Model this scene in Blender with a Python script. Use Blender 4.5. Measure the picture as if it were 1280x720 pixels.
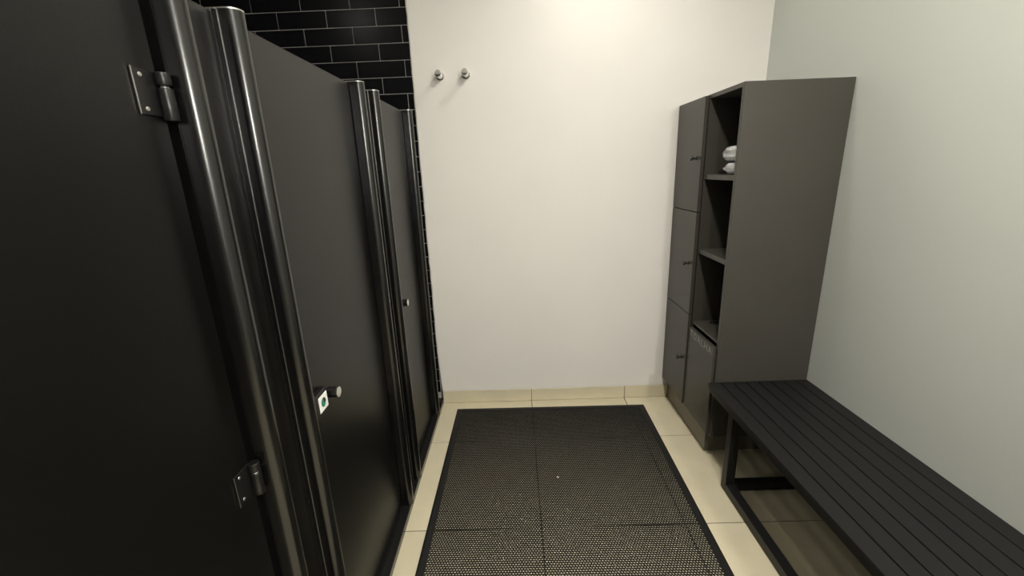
import bpy, bmesh, math, random
from mathutils import Matrix, Vector

for o in list(bpy.data.objects):
    bpy.data.objects.remove(o, do_unlink=True)
S = bpy.context.scene
COL = S.collection
random.seed(7)

# ------------------------------------------------------------------ camera
FPX, PITCH, YAW, ROLL, CAMH = 530.77, -15.536, -0.791, -2.180, 1.45
p, y, r = (math.radians(a) for a in (PITCH, YAW, ROLL))
fwd = Vector((math.sin(y) * math.cos(p), math.cos(y) * math.cos(p), math.sin(p)))
rt = Vector((math.cos(y), -math.sin(y), 0))
up = rt.cross(fwd)
r2 = rt * math.cos(r) + up * math.sin(r)
u2 = -rt * math.sin(r) + up * math.cos(r)
cd = bpy.data.cameras.new('camera')
cam = bpy.data.objects.new('camera', cd)
COL.objects.link(cam)
cd.sensor_fit = 'HORIZONTAL'
cd.sensor_width = 36.0
cd.lens = 36.0 * FPX / 1280.0
cd.clip_start = 0.02
m = Matrix((r2, u2, -fwd)).transposed().to_4x4()
m.translation = Vector((0, 0, CAMH))
cam.matrix_world = m
S.camera = cam

# ------------------------------------------------------------------ world / exposure
w = bpy.data.worlds.new('world')
S.world = w
w.use_nodes = True
w.node_tree.nodes['Background'].inputs[0].default_value = (0.8, 0.82, 0.85, 1)
w.node_tree.nodes['Background'].inputs[1].default_value = 0.05
S.view_settings.view_transform = 'Standard'
S.view_settings.look = 'None'
S.view_settings.gamma = 1.0
S.view_settings.use_curve_mapping = False
S.view_settings.exposure = 0.72

LAMP_COLOR = (1.0, 0.95, 0.86)
# x, y, watts of the ceiling downlights (fixtures are built further down)
LAMPS = [
    (0.44, 1.98, 2.7, 'round ceiling downlight nearest the white end wall'),
    (0.48, 0.75, 15.0, 'round ceiling downlight above the middle of the black mat'),
    (0.48, -0.60, 17.0, 'round ceiling downlight behind the viewer over the aisle'),
    (-1.18, 1.10, 0.8, 'round ceiling downlight above the cubicles by the black tiles'),
]
CEIL = 2.68
for i, (lx, ly, lw, _) in enumerate(LAMPS):
    ld = bpy.data.lights.new('downlight_lamp', 'AREA')
    ld.shape = 'DISK'
    ld.size = 0.11
    ld.energy = lw
    ld.color = LAMP_COLOR
    lo = bpy.data.objects.new('downlight_lamp', ld)
    COL.objects.link(lo)
    lo.location = (lx, ly, CEIL - 0.022)

# wall lamp beside the entrance behind the viewer (its fixture is built further down); the streaks down the posts,
# the light on the cabinet side and the level hook shadows come from it
WALL_LAMP = (1.18, -1.49, 1.90, 62.0)

# ------------------------------------------------------------------ materials
def mat(name, col, rough=0.5, metal=0.0, spec=0.5, noise=None, bump=None, rnd=0.0, coat=0.0, emit=None, trans=0.0, ior=1.45):
    """noise=(scale, amount[, detail]) colour variation; bump=(scale,strength); rnd = per object tone variation"""
    M = bpy.data.materials.new(name)
    M.use_nodes = True
    nt = M.node_tree
    N, L = nt.nodes, nt.links
    b = N['Principled BSDF']
    b.inputs['Base Color'].default_value = (*col, 1)
    b.inputs['Roughness'].default_value = rough
    b.inputs['Metallic'].default_value = metal
    b.inputs['Specular IOR Level'].default_value = spec
    b.inputs['Coat Weight'].default_value = coat
    b.inputs['IOR'].default_value = ior
    b.inputs['Transmission Weight'].default_value = trans
    if emit:
        b.inputs['Emission Color'].default_value = (*emit[0], 1)
        b.inputs['Emission Strength'].default_value = emit[1]
    tc = N.new('ShaderNodeTexCoord')
    src = None
    if noise:
        tx = N.new('ShaderNodeTexNoise')
        tx.inputs['Scale'].default_value = noise[0]
        tx.inputs['Detail'].default_value = noise[2] if len(noise) > 2 else 4
        L.new(tc.outputs['Object'], tx.inputs['Vector'])
        mr = N.new('ShaderNodeMapRange')
        mr.inputs['From Min'].default_value = 0.3
        mr.inputs['From Max'].default_value = 0.7
        mr.inputs['To Min'].default_value = 1 - noise[1]
        mr.inputs['To Max'].default_value = 1 + noise[1]
        L.new(tx.outputs['Fac'], mr.inputs['Value'])
        src = mr.outputs['Result']
    if rnd:
        oi = N.new('ShaderNodeObjectInfo')
        m2 = N.new('ShaderNodeMapRange')
        m2.inputs['To Min'].default_value = 1 - rnd
        m2.inputs['To Max'].default_value = 1 + rnd
        L.new(oi.outputs['Random'], m2.inputs['Value'])
        if src:
            mu = N.new('ShaderNodeMath')
            mu.operation = 'MULTIPLY'
            L.new(src, mu.inputs[0])
            L.new(m2.outputs['Result'], mu.inputs[1])
            src = mu.outputs[0]
        else:
            src = m2.outputs['Result']
    if src:
        vm = N.new('ShaderNodeVectorMath')
        vm.operation = 'SCALE'
        vm.inputs[0].default_value = col
        L.new(src, vm.inputs['Scale'])
        L.new(vm.outputs['Vector'], b.inputs['Base Color'])
    if bump:
        tb = N.new('ShaderNodeTexNoise')
        tb.inputs['Scale'].default_value = bump[0]
        tb.inputs['Detail'].default_value = 5
        L.new(tc.outputs['Object'], tb.inputs['Vector'])
        bn = N.new('ShaderNodeBump')
        bn.inputs['Strength'].default_value = bump[1]
        bn.inputs['Distance'].default_value = 0.004
        L.new(tb.outputs['Fac'], bn.inputs['Height'])
        L.new(bn.outputs['Normal'], b.inputs['Normal'])
    return M

M_PLASTER = mat('off_white_plaster', (0.80, 0.78, 0.74), 0.65, spec=0.3, noise=(2.2, 0.018), bump=(9, 0.12))
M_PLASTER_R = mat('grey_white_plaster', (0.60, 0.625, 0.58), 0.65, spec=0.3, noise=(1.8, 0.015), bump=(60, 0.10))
M_CEIL = mat('ceiling_paint', (0.80, 0.80, 0.78), 0.8, spec=0.2)
M_DARKWALL = mat('dark_wall_paint', (0.05, 0.05, 0.05), 0.5)
M_FRONT = mat('dark_grey_paint', (0.13, 0.13, 0.125), 0.6, spec=0.3)
M_TILE = mat('beige_porcelain', (0.65, 0.59, 0.43), 0.42, spec=0.4, noise=(7, 0.05, 6), rnd=0.03, bump=(30, 0.03))
M_GROUT = mat('tan_grout', (0.10, 0.08, 0.055), 0.9)
M_GROUT_DK = mat('grey_grout', (0.34, 0.335, 0.32), 0.9)
M_BRICK = mat('black_glazed_tile', (0.003, 0.003, 0.004), 0.26, spec=0.22, bump=(6, 0.06), rnd=0.2)
M_GRANITE = mat('black_granite', (0.010, 0.010, 0.010), 0.16, noise=(160, 0.5))
M_DOOR = mat('black_laminate', (0.0020, 0.0020, 0.0018), 0.34, spec=0.42, noise=(3, 0.10), bump=(350, 0.05))
M_POST = mat('black_anodised_aluminium', (0.003, 0.003, 0.003), 0.24, spec=0.85)
M_LIP = mat('bare_aluminium_edge', (0.60, 0.59, 0.56), 0.35, metal=1.0)
M_HINGE = mat('black_steel_hinge', (0.006, 0.006, 0.006), 0.32, spec=0.5)
M_CHROME = mat('chrome', (0.86, 0.85, 0.83), 0.09, metal=1.0)
M_STEEL = mat('satin_steel', (0.74, 0.73, 0.71), 0.3, metal=1.0)
M_STICKER = mat('white_sticker', (0.85, 0.85, 0.83), 0.5)
M_GREEN = mat('green_indicator', (0.02, 0.23, 0.17), 0.4)
M_CAB = mat('graphite_melamine', (0.055, 0.051, 0.043), 0.36, spec=0.45, noise=(4, 0.04), bump=(420, 0.06))
M_PLINTH = mat('grey_brown_plinth', (0.135, 0.122, 0.098), 0.32, spec=0.5, noise=(5, 0.06))
M_KNOB = mat('dark_pewter_knob', (0.05, 0.048, 0.045), 0.3, metal=0.6)
M_LETTER = mat('grey_vinyl_lettering', (0.34, 0.335, 0.315), 0.5)
M_HOLE = mat('black_plastic', (0.008, 0.008, 0.008), 0.5)
M_SLAT = mat('black_painted_wood', (0.0085, 0.0085, 0.0085), 0.55, spec=0.4, noise=(12, 0.10), bump=(90, 0.06), rnd=0.08)
M_FRAME = mat('black_steel_tube', (0.009, 0.009, 0.009), 0.42, spec=0.4)
M_RUBBER = mat('black_rubber', (0.010, 0.0098, 0.0095), 0.55, spec=0.4)
M_TOWEL = mat('white_cotton', (0.80, 0.80, 0.79), 0.9, bump=(120, 0.5))
M_LENS = mat('lit_diffuser', (0.9, 0.9, 0.88), 0.4, emit=((1.0, 0.93, 0.82), 9.0))
M_GLOBE = mat('lit_opal_globe', (0.9, 0.9, 0.88), 0.4, emit=((1.0, 0.955, 0.89), WALL_LAMP[3] / (math.pi * 4 * math.pi * 0.08 ** 2)))
M_TRIM = mat('white_lamp_trim', (0.8, 0.8, 0.79), 0.35)
M_CRUMB = mat('white_paper_scrap', (0.75, 0.74, 0.70), 0.9)
# clear crinkled film
M_FILM = bpy.data.materials.new('clear_plastic_film')
M_FILM.use_nodes = True
_n, _l = M_FILM.node_tree.nodes, M_FILM.node_tree.links
_n.clear()
_o = _n.new('ShaderNodeOutputMaterial')
_mx = _n.new('ShaderNodeMixShader')
_t = _n.new('ShaderNodeBsdfTransparent')
_g = _n.new('ShaderNodeBsdfPrincipled')
_g.inputs['Base Color'].default_value = (0.75, 0.76, 0.78, 1)
_g.inputs['Roughness'].default_value = 0.12
_mx.inputs[0].default_value = 0.5
_l.new(_t.outputs[0], _mx.inputs[1])
_l.new(_g.outputs[0], _mx.inputs[2])
_l.new(_mx.outputs[0], _o.inputs[0])

# ------------------------------------------------------------------ helpers
def new_obj(name, me, material, parent=None):
    o = bpy.data.objects.new(name, me)
    COL.objects.link(o)
    if material and not me.materials:
        me.materials.append(material)
    if parent:
        o.parent = parent
    return o

def finish(name, bm, material, parent=None, loc=None, smooth=False):
    bmesh.ops.recalc_face_normals(bm, faces=bm.faces)
    me = bpy.data.meshes.new(name)
    bm.to_mesh(me)
    bm.free()
    if smooth:
        for f in me.polygons:
            f.use_smooth = True
    o = new_obj(name, me, material, parent)
    if loc:
        o.location = loc
    return o

def add_box(bm, lo, hi, bev=0.0, seg=1):
    lo, hi = Vector(lo), Vector(hi)
    res = bmesh.ops.create_cube(bm, size=1.0)
    vs = res['verts']
    c, s = (lo + hi) / 2, hi - lo
    for v in vs:
        v.co = Vector((v.co.x * s.x, v.co.y * s.y, v.co.z * s.z)) + c
    if bev > 0:
        es = list({e for v in vs for e in v.link_edges})
        bmesh.ops.bevel(bm, geom=es, offset=bev, segments=seg, affect='EDGES', profile=0.5)
    return vs

def box(name, lo, hi, material, parent=None, bev=0.0, seg=1):
    bm = bmesh.new()
    add_box(bm, lo, hi, bev, seg)
    return finish(name, bm, material, parent)

def add_cyl(bm, a, b, ra, rb=None, n=20, caps=True):
    a, b = Vector(a), Vector(b)
    rb = ra if rb is None else rb
    d = b - a
    res = bmesh.ops.create_cone(bm, cap_ends=caps, segments=n, radius1=ra, radius2=rb, depth=d.length)
    q = Vector((0, 0, 1)).rotation_difference(d.normalized())
    M4 = Matrix.Translation((a + b) / 2) @ q.to_matrix().to_4x4()
    bmesh.ops.transform(bm, matrix=M4, verts=res['verts'])
    return res['verts']

def cyl(name, a, b, ra, material, parent=None, rb=None, n=20, bev=0.0):
    bm = bmesh.new()
    add_cyl(bm, a, b, ra, rb, n)
    if bev:
        es = [e for e in bm.edges if len(e.link_faces) == 2 and any(len(f.verts) > 4 for f in e.link_faces)]
        bmesh.ops.bevel(bm, geom=es, offset=bev, segments=2, affect='EDGES', profile=0.5)
    o = finish(name, bm, material, parent)
    for f in o.data.polygons:
        f.use_smooth = len(f.vertices) <= 4
    return o

def lathe(name, prof, origin, axis, material, parent=None, n=28):
    """prof: list of (distance along axis, radius)"""
    bm = bmesh.new()
    ax = Vector(axis).normalized()
    u = ax.orthogonal().normalized()
    v = ax.cross(u)
    o0 = Vector(origin)
    rings = []
    for d, rad in prof:
        if rad < 1e-6:
            rings.append([bm.verts.new(o0 + ax * d)])
        else:
            rings.append([bm.verts.new(o0 + ax * d + (u * math.cos(2 * math.pi * k / n) + v * math.sin(2 * math.pi * k / n)) * rad) for k in range(n)])
    for A, B in zip(rings, rings[1:]):
        for k in range(n):
            k2 = (k + 1) % n
            if len(A) == 1 and len(B) == 1:
                continue
            if len(A) == 1:
                bm.faces.new((A[0], B[k], B[k2]))
            elif len(B) == 1:
                bm.faces.new((A[k], B[0], A[k2]))
            else:
                bm.faces.new((A[k], B[k], B[k2], A[k2]))
    bmesh.ops.recalc_face_normals(bm, faces=bm.faces)
    for e in bm.edges:
        if len(e.link_faces) == 2 and e.calc_face_angle() > math.radians(32):
            e.smooth = False
    return finish(name, bm, material, parent, smooth=True)

def prism(name, prof, z0, z1, material, parent=None, smooth_deg=None):
    """extrude an XY outline in Z"""
    bm = bmesh.new()
    a = [bm.verts.new((x, yy, z0)) for x, yy in prof]
    b = [bm.verts.new((x, yy, z1)) for x, yy in prof]
    n = len(prof)
    for k in range(n):
        f = bm.faces.new((a[k], a[(k + 1) % n], b[(k + 1) % n], b[k]))
        f.smooth = True
    bm.faces.new(a[::-1])
    bm.faces.new(b)
    bmesh.ops.recalc_face_normals(bm, faces=bm.faces)
    for e in bm.edges:
        if len(e.link_faces) == 2 and e.calc_face_angle() > math.radians(25):
            e.smooth = False
    return finish(name, bm, material, parent)

def thing(name, label, cat, loc=(0, 0, 0), group=None):
    o = bpy.data.objects.new(name, None)
    o.empty_display_size = 0.1
    COL.objects.link(o)
    o.location = loc
    tag(o, label, cat, group)
    return o

def tag(o, label, cat, group=None):
    o['label'] = label
    o['category'] = cat
    if group:
        o['group'] = group

def struct(o, label=None, cat=None):
    o['kind'] = 'structure'
    if label:
        o['label'] = label
        o['category'] = cat
    return o

def attach(root):
    """children were built in world coordinates: keep them there under an Empty standing at the thing's base"""
    inv = Matrix.Translation(root.location).inverted()
    for c in root.children:
        if not c.get('_att'):
            c.matrix_parent_inverse = inv
            c['_att'] = 1
    for c in root.children:
        if '_att' in c:
            del c['_att']

# ------------------------------------------------------------------ room
XL, XR, YF, YN = -1.75, 1.357, 2.475, -1.60
TF = 2.487                      # face of the black tiles, set back behind the plaster
EDGE = -0.524                   # where plaster and black tiles meet

fl = struct(box('floor', (XL, YN, -0.10), (XR, TF + 0.01, -0.0025), M_GROUT),
            'beige porcelain tile floor with thin tan grout lines', 'floor')
xs = [XL] + [0.066 + 0.6 * k for k in range(-3, 3) if XL + 0.02 < 0.066 + 0.6 * k < XR] + [XR]
ys = [YF] + [2.052 - 0.604 * k for k in range(0, 7) if 2.052 - 0.604 * k > YN + 0.02] + [YN]
tile_cache = {}
for i in range(len(xs) - 1):
    for j in range(len(ys) - 1):
        sx, sy = xs[i + 1] - xs[i], ys[j] - ys[j + 1]
        key = (round(sx, 3), round(sy, 3))
        if key not in tile_cache:
            bm = bmesh.new()
            g = 0.0020
            add_box(bm, (-sx / 2 + g, -sy / 2 + g, -0.010), (sx / 2 - g, sy / 2 - g, 0.0), 0.0012)
            me = bpy.data.meshes.new('tile')
            bmesh.ops.recalc_face_normals(bm, faces=bm.faces)
            bm.to_mesh(me)
            bm.free()
            me.materials.append(M_TILE)
            tile_cache[key] = me
        t = new_obj('tile', tile_cache[key], None, fl)
        t.location = ((xs[i] + xs[i + 1]) / 2, (ys[j] + ys[j + 1]) / 2, 0)

struct(box('ceiling', (XL - 0.1, YN - 0.1, CEIL), (XR + 0.1, TF + 0.1, CEIL + 0.1), M_CEIL), 'plain white painted ceiling', 'ceiling')
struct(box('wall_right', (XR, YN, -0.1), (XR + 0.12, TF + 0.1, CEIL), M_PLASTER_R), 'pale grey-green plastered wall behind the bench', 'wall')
struct(box('wall_left', (XL - 0.12, YN, -0.1), (XL, TF + 0.1, CEIL), M_DARKWALL), 'dark wall at the back of the cubicles', 'wall')
struct(box('wall_front', (XL, YN - 0.12, -0.1), (XR, YN, CEIL), M_FRONT), 'dark grey wall behind the viewer', 'wall')

# white plaster of the far wall: a slab with a hand-trowelled left edge
bm = bmesh.new()
rows = []
nz = 60
for k in range(nz + 1):
    z = CEIL * k / nz
    e = EDGE + random.uniform(-0.0016, 0.0016)
    if z < 0.42:
        e += 0.016 * (1 - z / 0.42) ** 1.5
    rows.append([bm.verts.new((e - 0.001, TF + 0.10, z)), bm.verts.new((e, YF + 0.006, z)), bm.verts.new((e + 0.006, YF, z)),
                 bm.verts.new((XR, YF, z)), bm.verts.new((XR, TF + 0.10, z))])
for A, B in zip(rows, rows[1:]):
    for k in range(5):
        bm.faces.new((A[k], A[(k + 1) % 5], B[(k + 1) % 5], B[k]))
bm.faces.new(rows[0][::-1])
bm.faces.new(rows[-1])
struct(finish('wall_back', bm, M_PLASTER), 'off-white plastered end wall behind the black mat', 'wall')

# black metro tiles beside it, each tile its own piece
wt = struct(box('wall_back_tiled', (XL, TF + 0.005, -0.1), (EDGE + 0.002, TF + 0.10, CEIL), M_GROUT_DK),
            'wall of black glazed metro tiles with grey grout behind the cubicles', 'wall')
BW, BH = 0.2555, 0.0818
brick_cache = {}
zrow0 = 2.277 - 27 * BH
nrow = 0
k = 0
while zrow0 + k * BH < CEIL:
    z0 = max(zrow0 + k * BH, 0.0)
    z1 = min(zrow0 + (k + 1) * BH, CEIL)
    # row just below z=2.277 (k=26) has joints at -0.687 - n*BW
    off = -0.687 if (26 - k) % 2 == 0 else -0.558
    x = off + BW * 2
    while x > XL:
        a, b_ = x - BW, x
        a, b_ = max(a, XL), min(b_, EDGE + 0.001)
        x -= BW
        if b_ - a < 0.006 or z1 - z0 < 0.01:
            continue
        key = (round(b_ - a, 3), round(z1 - z0, 3))
        if key not in brick_cache:
            g = 0.0021
            sx, sz = key
            bm = bmesh.new()
            add_box(bm, (-sx / 2 + g, 0, -sz / 2 + g), (sx / 2 - g, 0.009, sz / 2 - g), 0.0014)
            bmesh.ops.recalc_face_normals(bm, faces=bm.faces)
            me = bpy.data.meshes.new('brick')
            bm.to_mesh(me)
            bm.free()
            me.materials.append(M_BRICK)
            brick_cache[key] = me
        br = new_obj('brick', brick_cache[key], None, wt)
        br.location = ((a + b_) / 2, TF + random.uniform(-0.0006, 0.0006), (z0 + z1) / 2)
        br.rotation_euler = (random.uniform(-0.006, 0.006), 0, random.uniform(-0.004, 0.004))
    k += 1

# tile skirting
bb = struct(box('baseboard_back', (-0.508, YF - 0.006, 0.0), (0.915, YF + 0.001, 0.082), M_GROUT),
            'low beige tile skirting along the white end wall', 'baseboard')
bx = [-0.508, 0.066, 0.666, 0.938]
for a, b_ in zip(bx, bx[1:]):
    box('skirting_tile', (a + 0.0013, YF - 0.010, 0.002), (b_ - 0.0013, YF - 0.004, 0.084), M_TILE, bb, 0.0012)
br_ = struct(box('baseboard_right', (XR - 0.006, YN, 0.0), (XR + 0.001, 1.915, 0.082), M_GROUT),
             'low beige tile skirting under the bench along the right wall', 'baseboard')
yy = 1.915
while yy > YN + 0.05:
    b_ = max(yy - 0.604, YN)
    box('skirting_tile', (XR - 0.010, b_ + 0.0013, 0.002), (XR - 0.004, yy - 0.0013, 0.084), M_TILE, br_, 0.0012)
    yy = b_

# granite kerb carrying the cubicles
kb = struct(box('trim_1', (-0.66, YN + 0.0, 0.0), (-0.507, TF - 0.001, 0.030), M_GRANITE, bev=0.002),
            'low black granite kerb under the cubicle doors', 'kerb')

# ------------------------------------------------------------------ ceiling lamps
for i, (lx, ly, lw, lab) in enumerate(LAMPS):
    t = thing('ceiling_downlight', lab, 'light', (lx, ly, CEIL), 'ceiling downlights')
    lathe('trim_ring', [(0, 0.066), (0, 0.085), (0.006, 0.083), (0.010, 0.072), (0.008, 0.062), (0.0, 0.060)], (0, 0, 0), (0, 0, -1), M_TRIM, t)
    cyl('diffuser', (0, 0, -0.001), (0, 0, -0.006), 0.061, M_LENS, t, n=32)
    for o in bpy.data.objects:
        if o.type == 'LIGHT' and (o.location - Vector((lx, ly, CEIL - 0.022))).length < 1e-3:
            o.location = (0, 0, -0.022)
            o.parent = t

wl = thing('wall_lamp', 'round white globe lamp on the wall behind the viewer', 'light', (WALL_LAMP[0], YN, WALL_LAMP[2]))
lathe('back_plate', [(0, 0.0), (0, 0.06), (0.012, 0.06), (0.016, 0.055), (0.016, 0.0)], (0, 0, 0), (0, 1, 0), M_TRIM, wl)
lathe('neck', [(0.015, 0.026), (0.045, 0.026), (0.052, 0.034), (0.060, 0.034)], (0, 0, 0), (0, 1, 0), M_TRIM, wl)
cy_ = WALL_LAMP[1] - YN
lathe('globe', [(cy_ + 0.08 * math.sin(a), 0.08 * math.cos(a)) for a in [math.radians(-66 + 156 * q / 18) for q in range(19)]], (0, 0, 0), (0, 1, 0), M_GLOBE, wl)

# ------------------------------------------------------------------ cubicle fronts
XD0, XD1 = -0.567, -0.545       # door thickness
ZD, ZB = 1.752, 0.048           # door top / bottom
NOSE = -0.499
def post_profile(y0, w=0.044):
    rr = w / 2
    xc = NOSE - rr
    pr = [(-0.567, y0), (-0.538, y0), (-0.538, y0 + 0.0015), (-0.5365, y0 + 0.0015), (-0.5365, y0)]
    for k in range(0, 17):
        a = -math.pi / 2 + math.pi * k / 16
        pr.append((xc + rr * math.cos(a), y0 + rr + rr * math.sin(a)))
    pr.append((-0.567, y0 + w))
    return pr

def make_post(y0, parent, seen_lines=True, name='post'):
    po = prism(name, post_profile(y0), 0.030, ZD + 0.003, M_POST, parent)
    cap = prism('end_cap', [(x, yv) for x, yv in post_profile(y0)], ZD + 0.003, ZD + 0.0055, M_LIP, po)
    # two bright extrusion edges on the side that faces the entrance
    for xx in ((-0.5465, -0.5345) if seen_lines else ()):
        box('edge_bead', (xx - 0.0009, y0 - 0.0012, 0.032), (xx + 0.0009, y0 + 0.0006, ZD + 0.002), M_LIP, po)
    return po

def pilaster(ya, yb, label):
    t = thing('cubicle_pilaster', label, 'pilaster', (-0.55, (ya + yb) / 2, 0.03), 'cubicle pilasters')
    make_post(ya, t, False)
    make_post(yb, t)
    box('infill_panel', (XD0 + 0.001, ya + 0.044, 0.032), (XD1, yb, ZD), M_DOOR, t, 0.0012)
    attach(t)
    return t

pilaster(0.728, 0.885, 'narrow black panel between two rounded posts, beside the nearest cubicle door')
pilaster(1.556, 1.722, 'narrow black panel between two rounded posts, just before the furthest cubicle door')
pilaster(-0.145, 0.012, 'narrow black panel between two rounded posts, at the near end beside the viewer')
t = thing('cubicle_end_post', 'single rounded black post against the tiled wall, after the furthest cubicle door', 'post', (-0.53, 2.29, 0.03))
make_post(2.268, t, False)
attach(t)

def cubicle_door(y0, y1, label):
    t = thing('cubicle_door', label, 'door', (-0.556, (y0 + y1) / 2, 0.03), 'cubicle doors')
    box('door_leaf', (XD0, y0, ZB), (XD1, y1, ZD), M_DOOR, t, 0.0015)
    return t

def knuckle_hinge(parent, z0, z1, yedge):
    """leaf screwed on the door, three-part knuckle in front of the post"""
    h = box('hinge', (XD1 - 0.0005, yedge - 0.050, z0), (XD1 + 0.0028, yedge - 0.006, z1), M_HINGE, parent, 0.0008)
    yc, xc, rr = yedge - 0.002, XD1 + 0.0105, 0.0105
    H = z1 - z0
    cyl('knuckle', (xc, yc, z0 - 0.006), (xc, yc, z0 + H * 0.64), rr, M_HINGE, h, n=24, bev=0.0012)
    cyl('knuckle', (xc, yc, z0 + H * 0.70), (xc, yc, z1 - 0.001), rr, M_HINGE, h, n=24, bev=0.0012)
    cyl('hinge_pin', (xc, yc, z0), (xc, yc, z1 - 0.004), rr * 0.62, M_STEEL, h, n=16)
    for fz in (0.13, 0.86):
        cyl('screw', (XD1 + 0.002, yedge - 0.036, z0 + H * fz), (XD1 + 0.0042, yedge - 0.036, z0 + H * fz), 0.0034, M_STEEL, h, n=14, bev=0.0007)
    box('leaf_edge', (XD1 + 0.0026, yedge - 0.0505, z0), (XD1 + 0.0036, yedge - 0.0490, z1), M_LIP, h)
    return h

def knob(parent, yk, zk, L=0.040, rad=0.0155):
    k = lathe('knob', [(0, rad * 0.8), (0.006, rad * 0.8), (0.008, rad), (L - 0.002, rad), (L, rad - 0.0015)], (XD1, yk, zk), (1, 0, 0), M_HINGE, parent)
    cyl('knob_cap', (XD1 + L - 0.0005, yk, zk), (XD1 + L + 0.0015, yk, zk), rad - 0.0012, M_CHROME, k, n=28)
    return k

d1 = cubicle_door(0.066, 0.716, 'large black cubicle door nearest the viewer, with two hinges showing')
knuckle_hinge(d1, 1.549, 1.614, 0.716)
knuckle_hinge(d1, 0.848, 0.913, 0.716)
attach(d1)
d2 = cubicle_door(0.935, 1.550, 'middle black cubicle door with white sticker and green vacancy mark')
lk = box('lock_case', (XD1 - 0.001, 0.962, 0.838), (XD1 + 0.016, 1.034, 0.905), M_HINGE, d2, 0.002)
box('indicator_plate', (XD1 + 0.0155, 0.985, 0.850), (XD1 + 0.0172, 1.032, 0.894), M_STICKER, lk, 0.0004)
bm = bmesh.new()
add_cyl(bm, (XD1 + 0.0168, 1.0085, 0.872), (XD1 + 0.0176, 1.0085, 0.872), 0.0125, n=28)
finish('vacancy_ring', bm, M_HOLE, lk)
bm = bmesh.new()
add_cyl(bm, (XD1 + 0.0172, 1.0085, 0.872), (XD1 + 0.0180, 1.0085, 0.872), 0.0112, n=28)
finish('vacancy_disc', bm, M_GREEN, lk)
bm = bmesh.new()
vs = [(0.0114 * math.cos(a), 0.0114 * math.sin(a)) for a in [math.radians(t_) for t_ in range(-10, 96, 12)]]
f0 = [bm.verts.new((XD1 + 0.0181, 1.0085 + a, 0.872 + b)) for a, b in [(0, 0)] + vs]
bm.faces.new(f0)
f1 = [bm.verts.new((XD1 + 0.0185, 1.0085 + a, 0.872 + b)) for a, b in [(0, 0)] + vs]
bm.faces.new(f1)
for q in range(len(f0)):
    bm.faces.new((f0[q], f0[(q + 1) % len(f0)], f1[(q + 1) % len(f1)], f1[q]))
finish('vacancy_sector', bm, M_HOLE, lk)
knob(d2, 1.062, 0.872, 0.036)
attach(d2)
d3 = cubicle_door(1.772, 2.262, 'furthest black cubicle door with a small round knob, next to the white wall')
knob(d3, 1.868, 0.878, 0.036, 0.0165)
attach(d3)

# ------------------------------------------------------------------ wall hooks
def wall_hook(x, z, label):
    t = thing('wall_hook', label, 'hook', (x, YF, z), 'chrome hooks on the white wall')
    lathe('flange', [(0, 0.0), (0, 0.021), (0.004, 0.021), (0.007, 0.017), (0.0072, 0.0)], (0, 0, 0), (0, -1, 0), M_CHROME, t)
    lathe('stem', [(0.006, 0.0), (0.006, 0.0165), (0.060, 0.0165), (0.061, 0.0155), (0.063, 0.0155)], (0, 0, 0), (0, -1, 0), M_CHROME, t)
    lathe('head', [(0.062, 0.0155), (0.0635, 0.0175), (0.080, 0.0175), (0.082, 0.0162), (0.0825, 0.0)], (0, 0, 0), (0, -1, 0), M_CHROME, t)
    return t
wall_hook(-0.372, 1.942, 'left of the two chrome peg hooks, closer to the black tiles')
wall_hook(-0.235, 1.944, 'right of the two chrome peg hooks, further from the black tiles')

# ------------------------------------------------------------------ locker cabinet
CX0, CX1, CY0, CY1, CZ0, CZ1 = 0.922, 1.354, 1.828, 2.471, 0.143, 1.752
CS = 2.140                       # split between open column and door column
T = 0.018
cb = thing('locker_cabinet', 'tall dark grey cabinet with doors and open shelves against the right wall', 'cabinet', (1.14, 2.15, 0))
box('plinth', (0.942, 1.915, 0.0), (1.354, 2.463, CZ0), M_PLINTH, cb, 0.001)
box('side_panel', (CX0, CY0, CZ0), (CX1, CY0 + T, CZ1), M_CAB, cb, 0.0007)
box('side_panel', (CX0, CY1 - T, CZ0), (CX1, CY1, CZ1 - 0.002), M_CAB, cb, 0.0007)
box('divider', (CX0, CS - T / 2, CZ0 + T), (CX1 - 0.010, CS + T / 2, CZ1 - T), M_CAB, cb, 0.0005)
box('top_panel', (CX0, CY0 + T, CZ1 - T), (CX1, CY1 - T, CZ1), M_CAB, cb, 0.0005)
box('bottom_panel', (CX0, CY0 + T, CZ0), (CX1, CY1 - T, CZ0 + T), M_CAB, cb, 0.0005)
box('back_panel', (CX1 - 0.010, CY0 + T, CZ0 + T), (CX1 - 0.003, CY1 - T, CZ1 - T), M_CAB, cb)
for zt, th in ((1.394, 0.022), (1.030, 0.022), (0.642, 0.011)):
    sh = box('shelf', (CX0 + 0.002, CY0 + T, zt - th), (CX1 - 0.010, CS - T / 2, zt), M_CAB, cb, 0.0006)
gr = lathe('cable_hole', [(0.0, 0.0), (0.0015, 0.018), (0.003, 0.021), (0.0025, 0.025), (0.0, 0.026)], (1.020, 2.090, 0.6419), (0, 0, 1), M_HOLE, cb)
DX0 = 0.904
def cab_door(z0, z1, kz):
    d = box('door', (DX0, CS + 0.0015, z0), (CX0 - 0.0015, CY1 - 0.004, z1), M_CAB, cb, 0.0012)
    kn = lathe('knob', [(0, 0.009), (0.002, 0.009), (0.0035, 0.0055), (0.012, 0.005), (0.015, 0.0095), (0.019, 0.0115), (0.0225, 0.010), (0.0245, 0.0)],
               (0, 0, 0), (-1, 0, 0), M_KNOB, d, n=20)
    kn.scale = (1.35, 1.25, 1.1)
    kn.location = (DX0, 2.196, kz)
    return d
cab_door(1.214, 1.748, 1.472)
cab_door(0.677, 1.210, 0.944)
cab_door(0.146, 0.673, 0.407)
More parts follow.
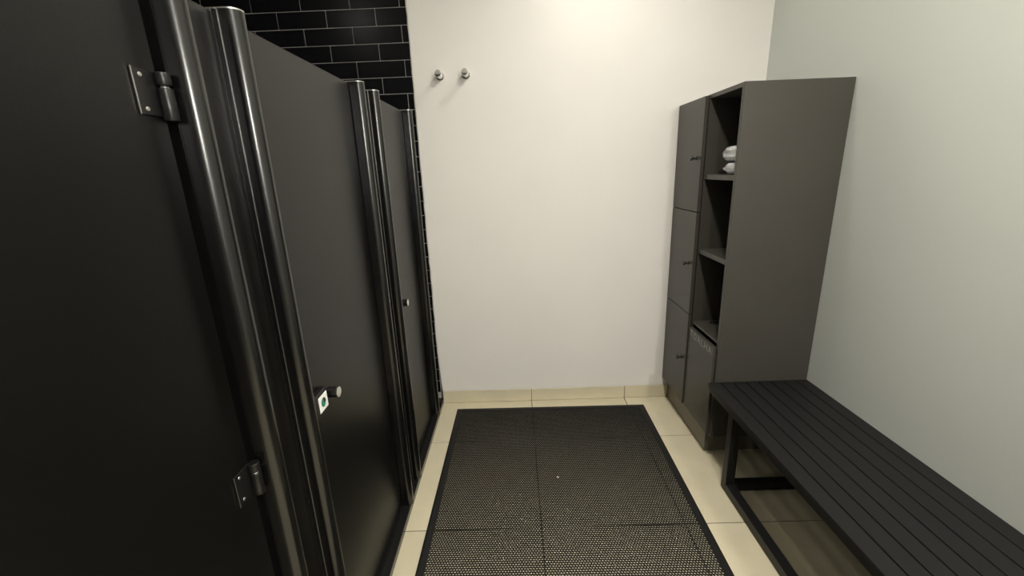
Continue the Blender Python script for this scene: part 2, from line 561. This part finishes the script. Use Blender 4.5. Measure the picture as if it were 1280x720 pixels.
flap = box('towel_hatch', (0.911, CY0 + T + 0.0015, CZ0 + 0.002), (0.911 + T, CS - 0.0015, 0.609), M_CAB, cb, 0.0012)

# TOALHA, built from strokes on the hatch (reads left to right towards the viewer, i.e. along -Y)
SW = 0.0042
H_ = 0.034
def stroke(bm, a, b):
    """a,b in letter coords (u to the right, v up)"""
    ax, ay = a
    bx_, by = b
    dx, dy = bx_ - ax, by - ay
    Ln = math.hypot(dx, dy)
    nx, ny = -dy / Ln * SW / 2, dx / Ln * SW / 2
    pts = [(ax + nx, ay + ny), (bx_ + nx, by + ny), (bx_ - nx, by - ny), (ax - nx, ay - ny)]
    lo = [bm.verts.new((0.9112, TY - u, TZ + v)) for u, v in pts]
    hi = [bm.verts.new((0.9106, TY - u, TZ + v)) for u, v in pts]
    bm.faces.new(lo)
    bm.faces.new(hi)
    for q in range(4):
        bm.faces.new((lo[q], lo[(q + 1) % 4], hi[(q + 1) % 4], hi[q]))
TY, TZ = 2.120, 0.566
pen = 0.0
for ch in 'TOALHA':
    bm = bmesh.new()
    if ch == 'T':
        wd = 0.032
        stroke(bm, (pen, H_ - SW / 2), (pen + wd, H_ - SW / 2))
        stroke(bm, (pen + wd / 2, 0), (pen + wd / 2, H_ - SW))
    elif ch == 'O':
        wd = 0.038
        n = 20
        pt = [(pen + wd / 2 + (wd / 2 - SW / 2) * math.cos(2 * math.pi * q / n), H_ / 2 + (H_ / 2 - SW / 2) * math.sin(2 * math.pi * q / n)) for q in range(n)]
        for q in range(n):
            stroke(bm, pt[q], pt[(q + 1) % n])
    elif ch == 'A':
        wd = 0.036
        stroke(bm, (pen + SW / 2, 0), (pen + wd / 2, H_))
        stroke(bm, (pen + wd - SW / 2, 0), (pen + wd / 2, H_))
        stroke(bm, (pen + wd * 0.2, H_ * 0.32), (pen + wd * 0.8, H_ * 0.32))
    elif ch == 'L':
        wd = 0.026
        stroke(bm, (pen + SW / 2, 0), (pen + SW / 2, H_))
        stroke(bm, (pen, SW / 2), (pen + wd, SW / 2))
    elif ch == 'H':
        wd = 0.033
        stroke(bm, (pen + SW / 2, 0), (pen + SW / 2, H_))
        stroke(bm, (pen + wd - SW / 2, 0), (pen + wd - SW / 2, H_))
        stroke(bm, (pen, H_ / 2), (pen + wd, H_ / 2))
    lt = finish('letter', bm, M_LETTER, flap)
    pen += wd + 0.010
attach(cb)

# ------------------------------------------------------------------ wrapped towel packs on the top shelf
def towel_pack(loc, half, label, seed, tilt=0.0):
    rnd = random.Random(seed)
    t = thing('wrapped_towel', label, 'towel', loc, 'wrapped towels on the top shelf')
    hx, hy, hz = half
    def sleeve(name, rings, material, jit, smooth, m_=16):
        """rings: (y, half width, half height); squarish cross-section"""
        bm = bmesh.new()
        R_ = []
        for yv, wx, wz in rings:
            ring = []
            for j in range(m_):
                a = 2 * math.pi * j / m_
                ca, sa = math.cos(a), math.sin(a)
                sq = 1 / (abs(ca) ** 4 + abs(sa) ** 4) ** 0.25
                zz = wz * sa * sq * (1 + rnd.uniform(-jit, jit))
                ring.append(bm.verts.new((wx * ca * sq * (1 + rnd.uniform(-jit, jit)), yv, max(min(zz, hz - 0.0003), -hz + 0.0003))))
            R_.append(ring)
        for A, B in zip(R_, R_[1:]):
            for j in range(m_):
                bm.faces.new((A[j], A[(j + 1) % m_], B[(j + 1) % m_], B[j]))
        bm.faces.new(R_[0][::-1])
        bm.faces.new(R_[-1])
        return finish(name, bm, material, t, smooth=smooth)
    # towel folded in two layers, inside a clear sleeve pinched flat at both ends
    for lz in (-0.5, 0.5):
        prof = []
        for q in range(13):
            v = -1 + q / 6
            k_ = max(0.0, 1 - abs(v) ** 6) ** 0.5
            prof.append((hy * 0.62 * v, hx * (0.80 + 0.10 * k_), hz * 0.42 * (0.35 + 0.65 * k_)))
        lay = sleeve('folded_layer', prof, M_TOWEL, 0.04, True)
        lay.location = (0, 0.0, lz * hz * 0.86)
    prof = []
    for v, wx, wz in ((-1.0, 0.86, 0.03), (-0.93, 0.90, 0.10), (-0.80, 0.93, 0.42), (-0.66, 0.97, 0.86), (-0.4, 1.0, 1.0), (0.0, 1.0, 0.97),
                      (0.4, 1.0, 1.0), (0.66, 0.97, 0.86), (0.80, 0.93, 0.42), (0.93, 0.90, 0.10), (1.0, 0.86, 0.03)):
        prof.append((hy * v, hx * wx, hz * wz))
    sleeve('plastic_wrapper', prof, M_FILM, 0.07, False)
    t.rotation_euler = (0, 0, tilt)
    return t
towel_pack((1.000, 1.934, 1.394 + 0.027), (0.052, 0.078, 0.027), 'white towel in clear film, lower of the two on the top shelf', 3, 0.06)
towel_pack((1.010, 1.950, 1.394 + 0.0545 + 0.036), (0.062, 0.095, 0.036), 'white towel in clear film, upper of the two on the top shelf', 5, -0.05)

# ------------------------------------------------------------------ slatted bench
BX0, BX1, BY0, BY1, BZ = 0.889, 1.354, 0.05, 1.825, 0.444
bn = thing('slatted_bench', 'long black slatted bench with a steel frame along the right wall', 'bench', (1.12, 0.94, 0))
pit = (BX1 - BX0 + 0.004) / 8
for k in range(8):
    a = BX0 + k * pit
    box('slat', (a, BY0, BZ - 0.022), (a + pit - 0.0045, BY1, BZ), M_SLAT, bn, 0.0015)
LT = 0.040
lx0, lx1 = 0.910, 1.300
ly_far, ly_near = 1.618, 0.230
ZT = BZ - 0.022
box('top_rail', (BX0 + 0.004, BY0 + 0.004, ZT - 0.022), (BX0 + 0.044, BY1 - 0.004, ZT), M_FRAME, bn, 0.002)
box('top_rail', (lx1, BY0 + 0.004, ZT - 0.022), (lx1 + LT, BY1 - 0.004, ZT), M_FRAME, bn, 0.002)
for yl in (ly_far, ly_near):
    for xl in (lx0, lx1):
        box('leg', (xl, yl, 0.004), (xl + LT, yl + LT, ZT - 0.0215), M_FRAME, bn, 0.002)
        box('foot_pad', (xl + 0.006, yl + 0.006, 0.0), (xl + LT - 0.006, yl + LT - 0.006, 0.005), M_RUBBER, bn)
    box('cross_rail', (lx0 + LT, yl, 0.004), (lx1, yl + LT, 0.044), M_FRAME, bn, 0.002)
    box('cross_rail', (lx0 + 0.035, yl, ZT - 0.030), (lx1, yl + LT, ZT - 0.0005), M_FRAME, bn, 0.002)
for xl in (lx0, lx1):
    box('bottom_rail', (xl, ly_near + LT, 0.004), (xl + LT, ly_far, 0.044), M_FRAME, bn, 0.002)
attach(bn)

# ------------------------------------------------------------------ perforated rubber mat
MW, ML, MT = 1.172, 1.80, 0.0053
mt = thing('perforated_mat', 'black rubber mat full of small round holes on the beige floor', 'mat', (0.168, 2.382 - ML / 2, 0.0))
mt.rotation_euler = (0, 0, math.radians(-0.65))
BWD = 0.026
# solid border: ring with a sloping outer edge
bm = bmesh.new()
def rect(ins, z):
    a, b = MW / 2 - ins, ML / 2 - ins
    return [bm.verts.new(v) for v in ((-a, -b, z), (a, -b, z), (a, b, z), (-a, b, z))]
R = [rect(0, 0.0003), rect(0.0, 0.002), rect(0.010, MT + 0.001), rect(BWD, MT + 0.001), rect(BWD + 0.001, MT - 0.001), rect(BWD + 0.001, 0.0003)]
for A, B in zip(R, R[1:] + R[:1]):
    for q in range(4):
        bm.faces.new((A[q], A[(q + 1) % 4], B[(q + 1) % 4], B[q]))
finish('border', bm, M_RUBBER, mt)
# honeycomb of holes, real openings down to the floor
PX = 0.0112
PY = PX * math.sqrt(3) / 2
RO = PX / math.sqrt(3)
RI = 0.0049
hw, hl = MW / 2 - BWD + 0.002, ML / 2 - BWD + 0.002
nx = int((2 * hw - PX) // PX)
ny = int((2 * hl - PX) // PY)
x0 = -nx * PX / 2
y0 = -ny * PY / 2
co = [math.cos(math.radians(30 + 60 * q)) for q in range(6)]
si = [math.sin(math.radians(30 + 60 * q)) for q in range(6)]
verts, faces = [], []
for j in range(ny + 1):
    for i in range(nx + (0 if j % 2 else 1)):
        cx = x0 + i * PX + (PX / 2 if j % 2 else 0)
        cy = y0 + j * PY
        b0 = len(verts)
        for rad, z in ((RO, MT), (RI, MT), (RI, 0.0006)):
            for q in range(6):
                verts.append((cx + rad * co[q], cy + rad * si[q], z))
        for q in range(6):
            q2 = (q + 1) % 6
            faces.append((b0 + q, b0 + q2, b0 + 6 + q2, b0 + 6 + q))
            faces.append((b0 + 6 + q, b0 + 6 + q2, b0 + 12 + q2, b0 + 12 + q))
me = bpy.data.meshes.new('perforated_sheet')
me.from_pydata(verts, [], faces)
me.update()
new_obj('perforated_sheet', me, M_RUBBER, mt)
# narrow solid strip that closes the zigzag between honeycomb and border
bm = bmesh.new()
def rect2(ax, ay, z):
    return [bm.verts.new(v) for v in ((-ax, -ay, z), (ax, -ay, z), (ax, ay, z), (-ax, ay, z))]
ox, oy = MW / 2 - BWD, ML / 2 - BWD
ix, iy = nx * PX / 2 - PX * 0.1, ny * PY / 2 - PX * 0.1
R = [rect2(ox, oy, 0.0006), rect2(ox, oy, MT + 0.0004), rect2(ix, iy, MT + 0.0004), rect2(ix, iy, 0.0006)]
for A, B in zip(R, R[1:] + R[:1]):
    for q in range(4):
        bm.faces.new((A[q], A[(q + 1) % 4], B[(q + 1) % 4], B[q]))
finish('inner_margin', bm, M_RUBBER, mt)

# scraps lying on the mat
def scrap(x, yv, size, label, seed):
    rnd = random.Random(seed)
    bm = bmesh.new()
    bmesh.ops.create_icosphere(bm, subdivisions=2, radius=size)
    for v in bm.verts:
        v.co *= rnd.uniform(0.7, 1.2)
        v.co.z *= 0.35
        v.co.x *= 0.7
    zmin = min(v.co.z for v in bm.verts)
    for v in bm.verts:
        v.co.z -= zmin
    o = finish('paper_scrap', bm, M_CRUMB, None, (x, yv, MT + 0.0002))
    o.rotation_euler = (0, 0, math.radians(35))
    tag(o, label, 'scrap', 'white scraps on the mat')
scrap(0.163, 1.738, 0.0065, 'tiny white paper scrap near the middle of the black mat', 1)
